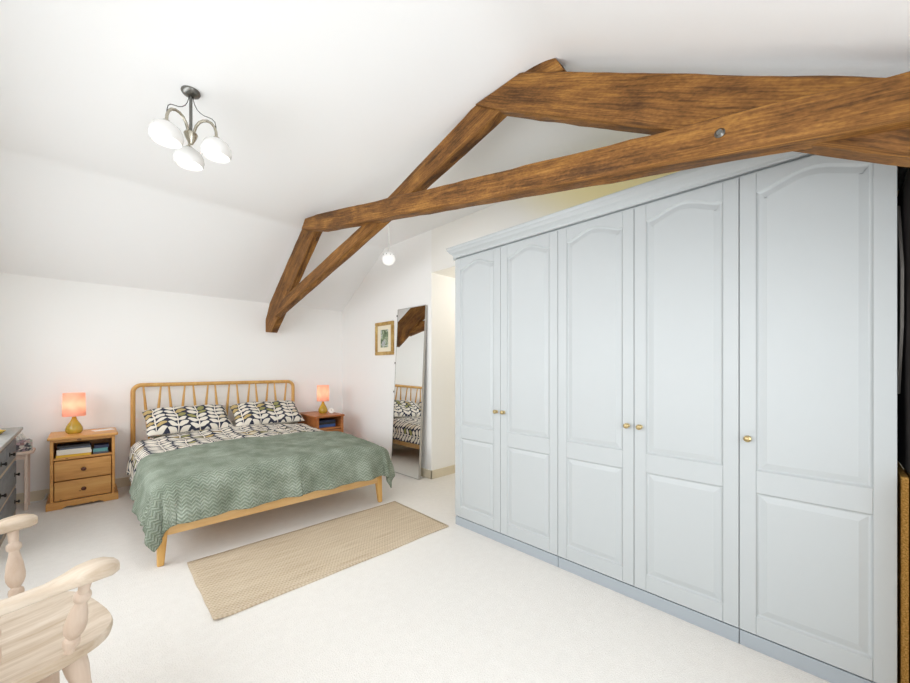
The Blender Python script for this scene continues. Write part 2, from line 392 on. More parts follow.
d_beam = timber('rafter_beam', 'broad dark oak beam at the top right with a pointed left tip against the ceiling',
       [(1.17, 2.806), (.919, 2.678), (.577, 2.472), (-.064, 2.107), (-.64, 1.78)],
       [(1.50, 2.80), (1.366, 2.711), (.534, 2.221), (.064, 1.96), (-.138, 1.84), (-.64, 1.555)], 1.635, .085, .010, 2)
b_beam = timber('scissor_brace', 'oak brace rising from bed wall to ceiling peak, behind the long crossing beam',
       [(4.62, 2.065), (2.82, 2.452), (1.836, 2.727), (1.524, 2.818), (1.01, 2.835)],
       [(4.85, 1.875), (2.538, 2.396), (1.836, 2.563), (1.21, 2.72), (.935, 2.70)], 1.650, .075, .005, 3)
a_beam = timber('wall_post', 'short steep oak post with a squared foot against the bed wall, under the sloping ceiling',
       [(5.30, 1.725), (5.295, 1.886), (5.14, 2.085), (4.11, 2.79)],
       [(5.08, 1.704), (4.97, 1.78), (4.60, 2.050), (3.72, 2.715)], 1.685, .075, .006, 4)
mt, L_ = between((1.5885, .293, 2.075), (1.578, .293, 2.075))
obj('bolt_head', lathe(BM(), [(0, -.004), (.016, -.004), (.016, .002), (.010, .007), (.009, .009), (0, .009)], 16, mt), 'pewter', c_beam, True).matrix_parent_inverse = Matrix.Translation(-c_beam.location)

# ------------------------------------------------------------------ fitted wardrobes
XW = 2.107
def panel_outline(y0, y1, z0, z1, arch):
    pts = [(y0, z0), (y1, z0), (y1, z1)]
    if arch:
        n = 20
        for i in range(1, n): t = i/n; pts.append((y1+(y0-y1)*t, z1+arch*(math.sin(PI*t)**1.7)))
    pts.append((y0, z1)); return pts
def inset(pts, d):
    n = len(pts); out = []
    for i in range(n):
        p0, p, p1 = Vector(pts[i-1]), Vector(pts[i]), Vector(pts[(i+1) % n])
        a = (p-p0).normalized(); b = (p1-p).normalized(); na = Vector((-a.y, a.x)); nb = Vector((-b.y, b.x))
        k = (na+nb); k = k/max(.3, k.length_squared)*2
        q = p+k*d*1.0/1.0 if False else p+(na+nb)*(d/max(.35, 1+na.dot(nb)))
        out.append((q.x, q.y))
    return out
def door_mesh(wd, z0, z1):
    """door lying in local y (0..wd), z; front face at x=0 looking to -x, thickness 20 mm"""
    bm = BM(); th = .02; s = .061
    ya, yb = s, wd-s
    lo = (ya, yb, .155, .70); up = (ya, yb, .797, 2.025); AR = .048
    g = .0012
    # stiles and rails as shallow boards, hairline joints between them
    box(bm, 0, th, .0015, ya-g/2, z0, z1); box(bm, 0, th, yb+g/2, wd-.0015, z0, z1)
    box(bm, 0, th, ya, yb, z0, lo[2]); box(bm, 0, th, ya, yb, lo[3], up[2])
    top = [(ya, z1), (yb, z1), (yb, up[3])]+[(yb+(ya-yb)*i/20, up[3]+AR*(math.sin(PI*i/20)**1.7)) for i in range(1, 20)]+[(ya, up[3])]
    prism(bm, top, 0, th)
    for (a, b, c, d), ar in ((lo, 0), (up, AR)):
        o = panel_outline(a, b, c, d, ar); ins = [(0, .001), (.005, .007), (.008, .009), (.012, .009), (.036, .0025), (.038, .0025)]
        rings = [[bm.verts.new((x, p[0], p[1])) for p in inset(o, k)] for k, x in ins]
        for A, B in zip(rings, rings[1:]):
            for i in range(len(A)): bm.faces.new((A[i], A[(i+1) % len(A)], B[(i+1) % len(A)], B[i]))
        bm.faces.new(rings[-1])
    return bm
edges = [2.152, 1.690, 1.232, .773, .316, -.150]
def knob_bm(): 
    mt, _ = between((0, 0, 0), (-1, 0, 0))
    return lathe(BM(), [(0, 0), (.012, 0), (.012, .003), (.006, .006), (.0055, .014), (.012, .019), (.015, .024), (.0135, .030), (.008, .033), (.006, .031), (0, .0315)], 20, mt)
def wardrobe(ya, yb, doors, label):
    yb_, ya_ = max(ya, yb), min(ya, yb)
    t = thing('wardrobe', label, 'wardrobe', (XW, ya_, 0), 0, 'fitted grey wardrobes'); wd = yb_-ya_
    body = BM(); box(body, .022, .655, .0005, .018, 0, 2.125); box(body, .022, .655, wd-.018, wd-.0005, 0, 2.125)
    box(body, .645, .655, .018, wd-.018, 0, 2.125); box(body, .022, .655, .018, wd-.018, 2.105, 2.125); box(body, .022, .645, .018, wd-.018, .06, .078)
    obj('carcass', body, 'grey', t)
    obj('plinth', bx(.004, .02, .0015, wd-.0015, 0, .066), 'grey_plinth_paint', t, bevel=.002)
    for (d0, d1, kside) in doors:
        d = obj('door', door_mesh(d1-d0, .074, 2.113), 'grey', t, bevel=.0012, seg=1); d.location = (0, d0-ya_, 0)
        k = obj('knob', knob_bm(), 'antique_brass', d, True); k['label'] = 'small brass knob'
        k.location = (0, .033 if kside == 'lo' else d1-d0-.033, .937)
    return t
wardrobe(edges[0], edges[2], [(edges[1], edges[0], 'lo'), (edges[2], edges[1], 'hi')], 'pale grey double wardrobe at the far left end, beside the recess and the leaning mirror')
wardrobe(edges[2], edges[4], [(edges[3], edges[2], 'lo'), (edges[4], edges[3], 'hi')], 'pale grey double wardrobe in the middle of the row')
wardrobe(edges[4], edges[5], [(edges[5], edges[4], 'hi')], 'pale grey single wardrobe nearest the camera, at the right end under the crossing beams')
cor = [(0.02, 2.1255), (.0, 2.1255), (-.006, 2.130), (-.008, 2.140), (-.018, 2.152), (-.030, 2.162), (-.040, 2.178), (-.046, 2.184), (-.05, 2.198), (-.05, 2.206), (.02, 2.206)]
cb = BM()
A = [cb.verts.new((XW+x, edges[0]-x if x < 0 else edges[0], z)) for x, z in cor]
B = [cb.verts.new((XW+x, edges[5]+x if x < 0 else edges[5], z)) for x, z in cor]
cb.faces.new(A); cb.faces.new(B[::-1])
for i in range(len(cor)): cb.faces.new((A[i], B[i], B[(i+1) % len(cor)], A[(i+1) % len(cor)]))
box(cb, XW+.021, XW+.655, edges[5]+.002, edges[0]+.04, 2.1255, 2.14)
box(cb, XW+.021, XW+.60, edges[0]+.0, edges[0]+.04, 2.1405, 2.206)
tag(obj('cornice', cb, 'grey'), 'long pale grey moulded cornice running along the top of the wardrobe row', 'cornice')

# ------------------------------------------------------------------ bed
BX, BY0, BY1 = 1.18, 2.985, 5.225
bed = thing('bed', 'light oak double bed with spindle headboard and tapered legs, under the sage throw', 'bed', (BX, 0, 0))
hw_ = .84
HB = BM(); pts = []
r = .075; zt = 1.068
xl = .349-BX; xr = 2.015-BX
pts = [(xl, BY1, 0), (xl, BY1, .3), (xl, BY1, .6), (xl, BY1, zt-r)]
pts += [(xl+r-r*math.cos(t), BY1, zt-r+r*math.sin(t)) for t in [PI/2*i/8 for i in range(1, 9)]]
for i in range(1, 12): pts.append((xl+r+(xr-xl-2*r)*i/12, BY1, zt))
pts += [(xr-r+r*math.sin(t), BY1, zt-r+r*math.cos(t)) for t in [PI/2*i/8 for i in range(0, 9)]]
pts += [(xr, BY1, .6), (xr, BY1, .3), (xr, BY1, 0)]
obj('headboard_frame', tube(HB, pts, .021, 12), 'oak_vertical', bed, True)
obj('headboard_rail', tube(BM(), [(xl, BY1, .44), (0, BY1, .44), (xr, BY1, .44)], .02, 10), 'oak', bed, True)
tops = [0.434, 0.583, 0.653, 0.8, 0.879, 1.025, 1.096, 1.248, 1.328, 1.473, 1.543, 1.693, 1.771, 1.925]
for i, x in enumerate(tops):
    dx = .05 if i % 2 == 0 else -.05
    p0, p1 = (x-BX, BY1, zt-.01), (x+dx-BX, BY1, .445)
    mt, L = between(p1, p0)
    obj('spindle', lathe(BM(), [(.009, 0), (.014, L*.3), (.014, L*.6), (.008, L)], 10, mt), 'oak_vertical', bed, True)
for s in (-1, 1):
    obj('side_rail', bx(*(sorted((s*.79-.015, s*.817-.015))), 3.05, BY1-.022, .19, .30), 'oak', bed, bevel=.006)
obj('foot_rail', bx(-.815, .742, BY0, BY0+.03, .184, .292), 'oak', bed, bevel=.008)
for s in (-1, 1):
    lg = BM()
    for (z0, z1, a0, a1) in ((0, .29, .018, .03),):
        xa = s*.797-.036; b0 = [lg.verts.new((xa+s*.015+dx*a0, BY0+.025-.01+dy*a0, 0)) for dx, dy in ((-1,-1),(1,-1),(1,1),(-1,1))]
        b1 = [lg.verts.new((xa+dx*a1, BY0+.03+dy*a1, z1)) for dx, dy in ((-1,-1),(1,-1),(1,1),(-1,1))]
        lg.faces.new(b0[::-1]); lg.faces.new(b1)
        for i in range(4): lg.faces.new((b0[i], b0[(i+1) % 4], b1[(i+1) % 4], b1[i]))
    obj('leg', lg, 'oak_vertical', bed, bevel=.008)
sl = BM()
for i in range(12): box(sl, -.80, .77, 3.10+i*.17, 3.18+i*.17, .255, .275)
obj('slat_base', sl, 'oak', bed)

mat_ = bx(-.79, .79, BY0+.035, BY1-.03, 0, .20)
mo = obj('mattress', mat_, 'white_fabric', None, bevel=.05, seg=4); mo.location = (BX, 0, .276)
tag(mo, 'thick white mattress hidden under the leaf print duvet on the oak bed', 'mattress')

def drape(name, mat, w, R, yf, yh, zt, sidelen, footlen, nx, ny, amp, seed, flare, th, rmax, puff=0, cen=BX):
    bm = BM(); uvl = bm.loops.layers.uv.new('UVMap'); vv = {}
    qa = R*PI/2
    def edge(e, ripple, flare):
        if e <= 0: return 0, 0
        if e < qa: t = e/R; return R*math.sin(t)+ripple*.35*e/qa, R*(1-math.cos(t))
        k = e-qa; return R+k*flare+ripple*(.35+.65*min(1, k/.12)), R+k*(1-.5*flare*flare)
    S = w+sidelen; Tl = (yh-yf)+footlen; g = []
    for j in range(ny+1):
        row = []
        t = Tl*j/ny
        for i in range(nx+1):
            s = -S+2*S*i/nx
            ex = max(abs(s)-w, 0); ey = max(t-(yh-yf), 0); rr = math.hypot(ex, ey)
            if rr > rmax: k = rmax/rr; ex *= k; ey *= k; rr = rmax
            sg = 1 if s > 0 else -1
            x0 = max(-w, min(w, s)); y0 = yh-min(t, yh-yf)
            along = y0*1.0 if ey == 0 else x0
            ang = math.atan2(ey, ex) if rr > 0 else 0
            ph = (y0*9+seed)*(1 if ex > 0 else 0) if ey == 0 else x0*11+seed*2+ang*5*sg
            fl = flare*(1-.65*math.sin(ang)) if ex > 0 and ey > 0 else flare
            rip = amp*(math.sin(ph*1.7)+.6*math.sin(ph*3.1+1.3)+noise.noise(Vector((s*3, t*3, seed)))*.8) if rr > 0 else 0
            o, d = edge(rr, rip, fl)
            ca, sa = (ex/rr, ey/rr) if rr > 0 else (0, 0)
            x = x0+sg*o*ca; y = y0-o*sa; z = zt-d
            topf = max(0, 1-rr/qa)
            z += topf*(noise.noise(Vector((s*2.3, t*2.3, seed)))*.022+noise.noise(Vector((s*7, t*5, seed+4)))*.012)
            z += puff*topf*(.022*math.sin(PI*min(1, t/.35))*(1-.0)+.012*noise.noise(Vector((s*5, t*11, seed+2))))
            z -= .03*topf*max(0, (abs(s)/w))**3
            z -= .038*max(0, min(1, (3.85-y0)/.75))**1.3
            if t < .06 and puff: z -= .05*(1-t/.06)**2
            v = bm.verts.new((x, y, max(z, .03))); vv[v] = (s, -t); row.append(v)
        g.append(row)
    for j in range(ny):
        for i in range(nx):
            f = bm.faces.new((g[j][i], g[j+1][i], g[j+1][i+1], g[j][i+1]))
            for l in f.loops: l[uvl].uv = vv[l.vert]
    o = obj(name, bm, mat, None, True); o.location = (cen, 0, 0)
    sm = o.modifiers.new('thickness', 'SOLIDIFY'); sm.thickness = th; sm.offset = 1
    return o
dv = drape('duvet', 'leaf_print', .742, .10, 3.11, 4.90, .542, .34, .09, 120, 150, .009, 3, .14, .02, .42, 1, BX-.018)
tag(dv, 'double duvet printed with white leaves on navy, spread over the oak bed', 'duvet')
bl = drape('throw_blanket', 'sage', .765, .125, 3.085, 3.92, .575, .36, .350, 150, 120, .018, 8, .24, .012, .50)
tag(bl, 'sage green chevron-textured throw spread over the foot of the bed', 'blanket')

def pillow(name, mat, w, h, T, loc, rot, label):
    bm = BM(); uvl = bm.loops.layers.uv.new('UVMap'); vv = {}; n = 26; grids = []
    for sd in (1, -1):
        g = []
        for j in range(n+1):
            row = []
            for i in range(n+1):
                u, v = -1+2*i/n, -1+2*j/n
                t = max(0, (1-u**4))**.55*max(0, (1-v**4))**.55
                pin = 1-.06*(1-abs(u))**1*abs(v)**3; pin2 = 1-.05*(1-abs(v))*abs(u)**3
                p = Vector((u*w/2*pin2, v*h/2*pin, sd*T/2*t+noise.noise(Vector((u*2, v*2, w)))*.012*t))
                if sd == -1 and (i in (0, n) or j in (0, n)): row.append(grids[0][j][i]); continue
                x = bm.verts.new(p); vv[x] = (u*w/2+(3.3 if sd < 0 else 0), v*h/2); row.append(x)
            g.append(row)
        grids.append(g)
        for j in range(n):
            for i in range(n):
                q = (g[j][i], g[j][i+1], g[j+1][i+1], g[j+1][i])
                f = bm.faces.new(q if sd == 1 else q[::-1])
                for l in f.loops: l[uvl].uv = vv[l.vert]
    o = obj(name, bm, mat, None, True); o.location = loc; o.rotation_euler = rot
    return tag(o, label, 'pillow')
pillow('pillow', 'pale_grey_linen', .74, .36, .10, (.80, 5.015, .575), (.06, 0, 0), 'pale grey pillow lying flat beneath the left leaf print pillow')
pillow('pillow', 'pale_grey_linen', .74, .36, .10, (1.58, 5.015, .575), (.06, 0, 0), 'pale grey pillow lying flat beneath the right leaf print pillow')
pillow('pillow', 'leaf_print', .77, .42, .17, (.80, 4.945, .69), (math.radians(31), 0, .03), 'leaf print pillow on the left side of the bed, propped on the headboard')
pillow('pillow', 'leaf_print', .77, .42, .17, (1.60, 4.945, .69), (math.radians(31), 0, -.03), 'leaf print pillow on the right side of the bed, nearer the mirror')

# ------------------------------------------------------------------ left nightstand
nx0, nx1, ny0, ny1 = -.232, .192, 4.835, 5.25
ns = thing('nightstand', 'honey pine bedside cabinet left of the bed, two drawers below a shelf of books', 'nightstand', ((nx0+nx1)/2, (ny0+ny1)/2, 0))
def L(x0, x1, y0, y1, z0, z1, r=ns): return bx(x0-r.location.x, x1-r.location.x, y0-r.location.y, y1-r.location.y, z0, z1)
obj('top', L(nx0-.016, nx1+.022, ny0-.03, ny1+.01, .612, .637), 'pine', ns, bevel=.008, seg=3)
sp = L(nx0, nx0+.022, ny0, ny1, .0, .612); obj('side_panel', sp, 'pine', ns, bevel=.003)
obj('side_panel', L(nx1-.022, nx1, ny0, ny1, 0, .612), 'pine', ns, bevel=.003)
obj('back_panel', L(nx0+.022, nx1-.022, ny1-.012, ny1, .06, .612), 'pine', ns)
obj('shelf', L(nx0+.022, nx1-.022, ny0+.004, ny1-.012, .428, .446), 'pine', ns, bevel=.003)
obj('rail', L(nx0+.022, nx1-.022, ny0, ny0+.02, .588, .612), 'pine', ns, bevel=.003)
for z0, z1 in ((.246, .420), (.070, .238)):
    d = obj('drawer', L(nx0+.026, nx1-.026, ny0-.008, ny0+.30, z0, z1), 'pine', ns, bevel=.006)
    mt, _ = between((0, ny0-.008-ns.location.y, (z0+z1)/2), (0, -2, (z0+z1)/2))
    obj('knob', lathe(BM(), [(0, 0), (.009, 0), (.008, .008), (.017, .014), (.018, .02), (.012, .027), (0, .029)], 16, mt), 'wood_knob', d, True)['label'] = 'round dark wooden knob'
pl = BM(); y = ny0-.022-ns.location.y; hwid = (nx1-nx0)/2+.024
scal = [(-hwid, 0), (-hwid+.09, 0)]+[(-hwid+.09+.03*math.sin(t), .018-.018*math.cos(t*1)) for t in [PI/2*i/4 for i in range(1, 5)]]
half = [(-hwid, 0), (-hwid+.10, 0), (-hwid+.115, .012), (-hwid+.135, .020), (-hwid+.16, .016), (-hwid+.18, .012), (-.03, .016)]
outline = half+[(-x, z) for x, z in half[::-1]]+[(hwid, .055), (hwid-.012, .066), (-hwid+.012, .066), (-hwid, .055)]
prism(pl, outline, y, y+.02, 'y')
for s in (-1, 1): box(pl, *sorted((s*hwid, s*(hwid-.02))), y+.0205, ny1-ns.location.y-.03, 0, .06)
obj('plinth', pl, 'pine', ns, bevel=.002)
# books in its open shelf
def book(x0, x1, y0, y1, z0, z1, cover, label, group):
    t = thing('book', label, 'book', ((x0+x1)/2, (y0+y1)/2, z0), random.uniform(-.05, .05), group)
    w_, d_, h_ = (x1-x0)/2, (y1-y0)/2, z1-z0
    cv = BM(); box(cv, -w_, w_, -d_, d_, 0, .002); box(cv, -w_, w_, -d_, d_, h_-.002, h_); box(cv, -w_, w_, -d_, -d_+.002, .002, h_-.002)
    obj('cover', cv, cover, t); obj('pages', bx(-w_+.004, w_-.004, -d_+.003, d_-.004, .0025, h_-.0025), 'paper', t)
G = 'books in the open shelf of the left nightstand'
z = .4465
for x0, x1, hh, cov, lab in ((-.195, .03, .022, 'yellow_cover', 'yellow book at the bottom of the left pile in the nightstand shelf'),
                             (-.19, .035, .026, 'off_white_cover', 'thick off-white book second from the bottom of the left pile in the nightstand'),
                             (-.193, .025, .020, 'off_white_cover', 'slim off-white book third from the bottom of the left pile in the nightstand'),
                             (-.17, .03, .016, 'slate_cover', 'slate grey book second from the top of the left pile in the nightstand'),
                             (-.19, .02, .017, 'black_cover', 'black book on the very top of the left pile in the nightstand')):
    book(x0, x1, ny0+.03, ny0+.19, z, z+hh, cov, lab, G); z += hh+.0006
z = .4465
for x0, x1, hh, cov, lab in ((.045, .15, .018, 'slate_cover', 'small slate book at the bottom of the right pile in the nightstand'),
                             (.045, .145, .030, 'teal_cover', 'thick teal book in the middle of the right pile in the nightstand'),
                             (.05, .15, .028, 'navy_cover', 'navy book on top of the right pile in the nightstand')):
    book(x0, x1, ny0+.035, ny0+.17, z, z+hh, cov, lab, G); z += hh+.0006
o = obj('paper_note', bx(-.075, .075, -.05, .05, 0, .004), 'paper', None, bevel=.001); o.location = (.115, 5.08, .6375); o.rotation_euler = (0, 0, .3)
tag(o, 'flat white papers on the pine nightstand top, beside the left lamp', 'paper')

def table_lamp(x, y, z, label):
    t = thing('table_lamp', label, 'lamp', (x, y, z), 0, 'bedside lamps')
    base = [(0, 0), (.042, 0), (.055, .012), (.061, .033), (.058, .056), (.044, .086), (.027, .115), (.019, .135), (.015, .15), (.014, .165), (0, .165)]
    obj('base', lathe(BM(), base, 28), 'glaze', t, True)
    obj('socket', lathe(BM(), [(0, .165), (.012, .165), (.012, .20), (0, .20)], 14), 'brass', t, True)
    obj('bulb', ball(BM(), (0, 0, .232), .026, 14, 10, 1.25), 'lit_bulb', t, True)
    sh = lathe(BM(), [(.080, .163), (.076, .378), (.0745, .378), (.0785, .163)], 36)
    for f in [f for f in sh.faces if len(f.verts) > 4]: sh.faces.remove(f)
    obj('lamp_shade', sh, 'shade', t, True)
    ring = BM()
    for k in range(3):
        a_ = 2*PI*k/3; tube(ring, [(.012*math.cos(a_), .012*math.sin(a_), .195), (.0785*math.cos(a_), .0785*math.sin(a_), .20)], .0015, 6)
    obj('shade_spider', ring, 'brass', t)
    p = point('bulb_light', (0, 0, .27), 0.75, (1, .92, .82), .03); p.parent = t
table_lamp(-.085, 5.03, .637, 'small lit lamp with peach shade and mustard base on the left pine nightstand')

# ------------------------------------------------------------------ right nightstand
rn = thing('nightstand', 'reddish pine bedside cabinet right of the bed in the corner, with an open shelf', 'nightstand', (2.252, 4.905, 0))
hwid, hd = .185, .29
obj('top', bx(-hwid-.015, hwid+.015, -hd-.015, hd, .612, .637), 'red_pine', rn, bevel=.006, seg=3)
for s in (-1, 1): obj('side_panel', bx(*sorted((s*hwid, s*(hwid-.02))), -hd+.002, hd, 0, .612), 'red_pine', rn)
for s in (-1, 1): obj('stile', bx(*sorted((s*(hwid+.001), s*(hwid-.036))), -hd-.010, -hd+.001, 0, .612), 'red_pine', rn, bevel=.003)
obj('back_panel', bx(-hwid+.02, hwid-.02, hd-.012, hd, .05, .612), 'red_pine', rn)
obj('shelf', bx(-hwid+.0205, hwid-.0205, -hd+.004, hd-.0125, .455, .478), 'red_pine', rn)
d = obj('drawer', bx(-hwid+.037, hwid-.037, -hd-.006, hd-.05, .30, .448), 'red_pine', rn, bevel=.004)
mt, _ = between((0, -hd-.006, .37), (0, -2, .37)); obj('knob', lathe(BM(), [(0, 0), (.008, 0), (.016, .012), (.016, .02), (0, .026)], 14, mt), 'wood_knob', d, True)
obj('drawer', bx(-hwid+.037, hwid-.037, -hd-.006, hd-.05, .12, .292), 'red_pine', rn, bevel=.004)
obj('plinth', bx(-hwid+.0205, hwid-.0205, -hd-.004, -hd+.02, 0, .11), 'red_pine', rn)
z = .4785
for hh, cov, lab in ((.035, 'blue_cover', 'blue book at the bottom of the pile in the right nightstand shelf'), (.03, 'black_cover', 'black book in the middle of the pile in the right nightstand shelf'), (.022, 'navy_cover', 'navy book on top of the pile in the right nightstand shelf')):
    book(2.10, 2.36, 4.68, 4.86, z, z+hh, cov, lab, 'books in the open shelf of the right nightstand'); z += hh+.0006
table_lamp(2.30, 4.92, .637, 'small lit lamp with peach shade and mustard base on the right nightstand in the corner')
ck = thing('alarm_clock', 'small round white alarm clock beside the right lamp', 'clock', (2.365, 4.80, .637), -.5)
mt, _ = between((0, .018, .036), (0, -1, .036))
obj('case', lathe(BM(), [(0, 0), (.030, 0), (.036, .006), (.036, .032), (.031, .037), (.029, .036), (.029, .034), (0, .034)], 24, mt), 'white_plastic', ck, True)
mt, _ = between((0, -.0165, .036), (0, -1, .036)); obj('dial', lathe(BM(), [(0, 0), (.0285, 0), (.0285, .001), (0, .001)], 24, mt), 'paper', ck)
hb = BM(); box(hb, -.001, .001, -.0185, -.0178, .036, .056); box(hb, 0, .013, -.0185, -.0178, .035, .037); obj('hands', hb, 'dark_metal', ck)

# ------------------------------------------------------------------ grey chest of drawers at the left edge
dr = thing('chest_of_drawers', 'grey washed chest of drawers at the left edge, against the left wall', 'dresser', (-.685, 4.31, 0))
obj('top', bx(-.28, .295, -.595, .595, .722, .745), 'grey_washed_wood', dr, bevel=.004)
obj('top_moulding', bx(-.275, .285, -.585, .585, .702, .722), 'dresser_edge', dr, bevel=.006)
bd = BM(); box(bd, -.26, .235, .54, .56, 0, .702); box(bd, -.26, .235, -.56, -.54, 0, .702); box(bd, -.26, -.25, -.54, .54, 0, .702)
obj('carcass', bd, 'grey_washed_front', dr)
rl = BM()
for z0, z1 in ((.665, .702), (.475, .505), (.245, .275), (0, .06)): box(rl, .22, .255, -.56, .56, z0, z1)
box(rl, .22, .255, .535, .5605, 0, .702); box(rl, .22, .255, -.5605, -.535, 0, .702)
obj('rails', rl, 'dresser_rail', dr, bevel=.003)
def dknob(y_, z_, parent):
    mt, _ = between((.262, y_, z_), (2, y_, z_))
    obj('knob', lathe(BM(), [(0, 0), (.018, 0), (.018, .003), (.006, .006), (.006, .014), (.013, .020), (.012, .028), (0, .031)], 14, mt), 'dark_metal', parent, True)
for y0, y1, z0, z1, ks in ((-.53, -.005, .508, .662, (-.27,)), (.005, .53, .508, .662, (.14,)), (-.53, .53, .278, .472, (-.3, .42)), (-.53, .53, .063, .242, (-.3, .42))):
    d = obj('drawer', bx(-.2, .262, y0, y1, z0, z1), 'grey_washed_front', dr, bevel=.005)
    for k in ks: dknob(k, (z0+z1)/2, d)
# small dish on it
tag(obj('trinket_dish', lathe(BM(), [(0, 0), (.03, 0), (.05, .016), (.062, .028), (.058, .028), (.046, .017), (.028, .006), (0, .006)], 24), 'glaze', None, True), 'small olive yellow dish on the grey chest of drawers', 'dish').location = (-.50, 4.46, .7455)

# ------------------------------------------------------------------ little side table with tissue box
st_ = thing('side_table', 'small pale pink wooden side table between grey chest and pine nightstand', 'side table', (-.48, 5.085, 0))
tp = BM(); w2, d2, rc = .145, .135, .06; out_ = []
for cx, cy, a0 in ((w2-rc, d2-rc, 0), (-w2+rc, d2-rc, 90), (-w2+rc, -d2+rc, 180), (w2-rc, -d2+rc, 270)): out_ += arc(cx, cy, rc, a0, a0+90, 6)
prism(tp, out_, .495, .518, 'z'); obj('tabletop', tp, 'pink_wood', st_, bevel=.005)
for sy in (-1, 1): obj('apron', bx(-.10, .10, *sorted((sy*.075, sy*.09)), .45, .4945), 'pink_wood', st_)
for sx in (-1, 1):
    for sy in (-1, 1): obj('leg', bx(*sorted((sx*.088, sx*.110)), *sorted((sy*.080, sy*.102)), 0, .4945), 'pink_wood', st_, bevel=.004)
tb = thing('tissue_box', 'floral patterned tissue box with white tissue on the pale side table', 'tissue box', (-.415, 5.06, .518), .25)
obj('carton', bx(-.058, .058, -.058, .058, 0, .095), 'floral', tb, bevel=.003)
ts = BM(); n = 12
rows = []
for j in range(5):
    rows.append([ts.verts.new(((-.035+.07*i/n)*(1-.12*j), .012*math.sin(i*1.7+j)+.006*j, .0955+.014*j+.008*math.sin(i*.9)*(j > 2))) for i in range(n+1)])
for A, B in zip(rows, rows[1:]):
    for i in range(n): ts.faces.new((A[i], A[i+1], B[i+1], B[i]))
t_ = obj('tissue', ts, 'white_fabric', tb, True); t_.modifiers.new('thickness', 'SOLIDIFY').thickness = .003
tag(obj('cable', tube(BM(), [(-.40, 5.24, .012), (-.36, 5.225, .008), (-.33, 5.21, .008), (-.30, 5.215, .008), (-.28, 5.235, .02), (-.27, 5.255, .06)], .006, 8), 'white_plastic', None, True), 'thin white cable on the carpet by the skirting, beside the pine nightstand', 'cable')

# ------------------------------------------------------------------ mirror, picture
mi = thing('leaning_mirror', 'tall narrow mirror leaning against the right wall beside the recess', 'mirror', (2.640, 3.541, .002))
tilt = math.atan2(2.742-2.637, 1.975)
fl = BM(); Wm, Hm = .262, 1.97
mi.rotation_euler = (0, tilt, math.radians(1.0))
obj('backing', bx(.006, .022, -Wm+.001, Wm-.001, .003, Hm-.003), 'mirror_frame', mi)
obj('glass', bx(.001, .0055, -Wm+.006, Wm-.006, .006, Hm-.006), 'mirror_glass', mi)
fr = BM(); box(fr, -.001, .023, -Wm-.001, -Wm+.006, 0, Hm); box(fr, -.001, .023, Wm-.006, Wm+.001, 0, Hm); box(fr, -.001, .023, -Wm+.006, Wm-.006, 0, .006); box(fr, -.001, .023, -Wm+.006, Wm-.006, Hm-.006, Hm)
obj('frame', fr, 'mirror_frame', mi)
for z in (1.30, 1.88, .95): obj('clip', bx(-.006, .012, Wm+.003, Wm+.012, z, z+.022), 'dark_metal', mi)
pf = thing('framed_picture', 'small gilt framed picture of green trees on the right wall', 'picture', (XG, 4.135, 1.633))
W2, H2 = .205, .215
fr = BM()
for a in (((-W2, W2), (H2-.045, H2)), ((-W2, W2), (-H2, -H2+.045)), ((-W2, -W2+.045), (-H2+.045, H2-.045)), ((W2-.045, W2), (-H2+.045, H2-.045))):
    box(fr, -.028, -.001, a[0][0], a[0][1], a[1][0], a[1][1])
obj('frame', fr, 'gilt', pf, bevel=.007)
obj('mount', bx(-.012, -.002, -W2+.045, W2-.045, -H2+.045, H2-.045), 'picture_mount', pf)
obj('print', bx(-.0135, -.0122, -.085, .085, -.115, .115), 'print', pf)

# ------------------------------------------------------------------ rug
rg = BM(); uvl = rg.loops.layers.uv.new('UVMap'); nX, nY = 64, 30; g = []; vv = {}
q = [(.457, 2.905), (2.050, 2.895), (2.032, 2.148), (.445, 2.148)]
for j in range(nY+1):
    row = []
    for i in range(nX+1):
        u, v = i/nX, j/nY
        x = (q[3][0]*(1-u)+q[2][0]*u)*(1-v)+(q[0][0]*(1-u)+q[1][0]*u)*v; y = (q[3][1]*(1-u)+q[2][1]*u)*(1-v)+(q[0][1]*(1-u)+q[1][1]*u)*v
        y += .010*noise.noise(Vector((u*4, v, 2)))*(abs(v-.5)*2); x += .008*noise.noise(Vector((v*4, u, 5)))*(abs(u-.5)*2)
        z = .011+.0025*noise.noise(Vector((x*3, y*4, 1)))+(.012*max(0, 1-math.hypot(u*1.6, v*.75)/.07) if u < .1 else 0)
        p = rg.verts.new((x, y, z)); vv[p] = (u*1.6, v*.75); row.append(p)
    g.append(row)
for j in range(nY):
    for i in range(nX):
        f = rg.faces.new((g[j][i], g[j][i+1], g[j+1][i+1], g[j+1][i]))
        for l in f.loops: l[uvl].uv = vv[l.vert]
ro = obj('rug', rg, 'jute', None, True); sm = ro.modifiers.new('thickness', 'SOLIDIFY'); sm.thickness = .0098; sm.offset = -1
tag(ro, 'woven beige jute runner on the carpet at the foot of the bed', 'rug')

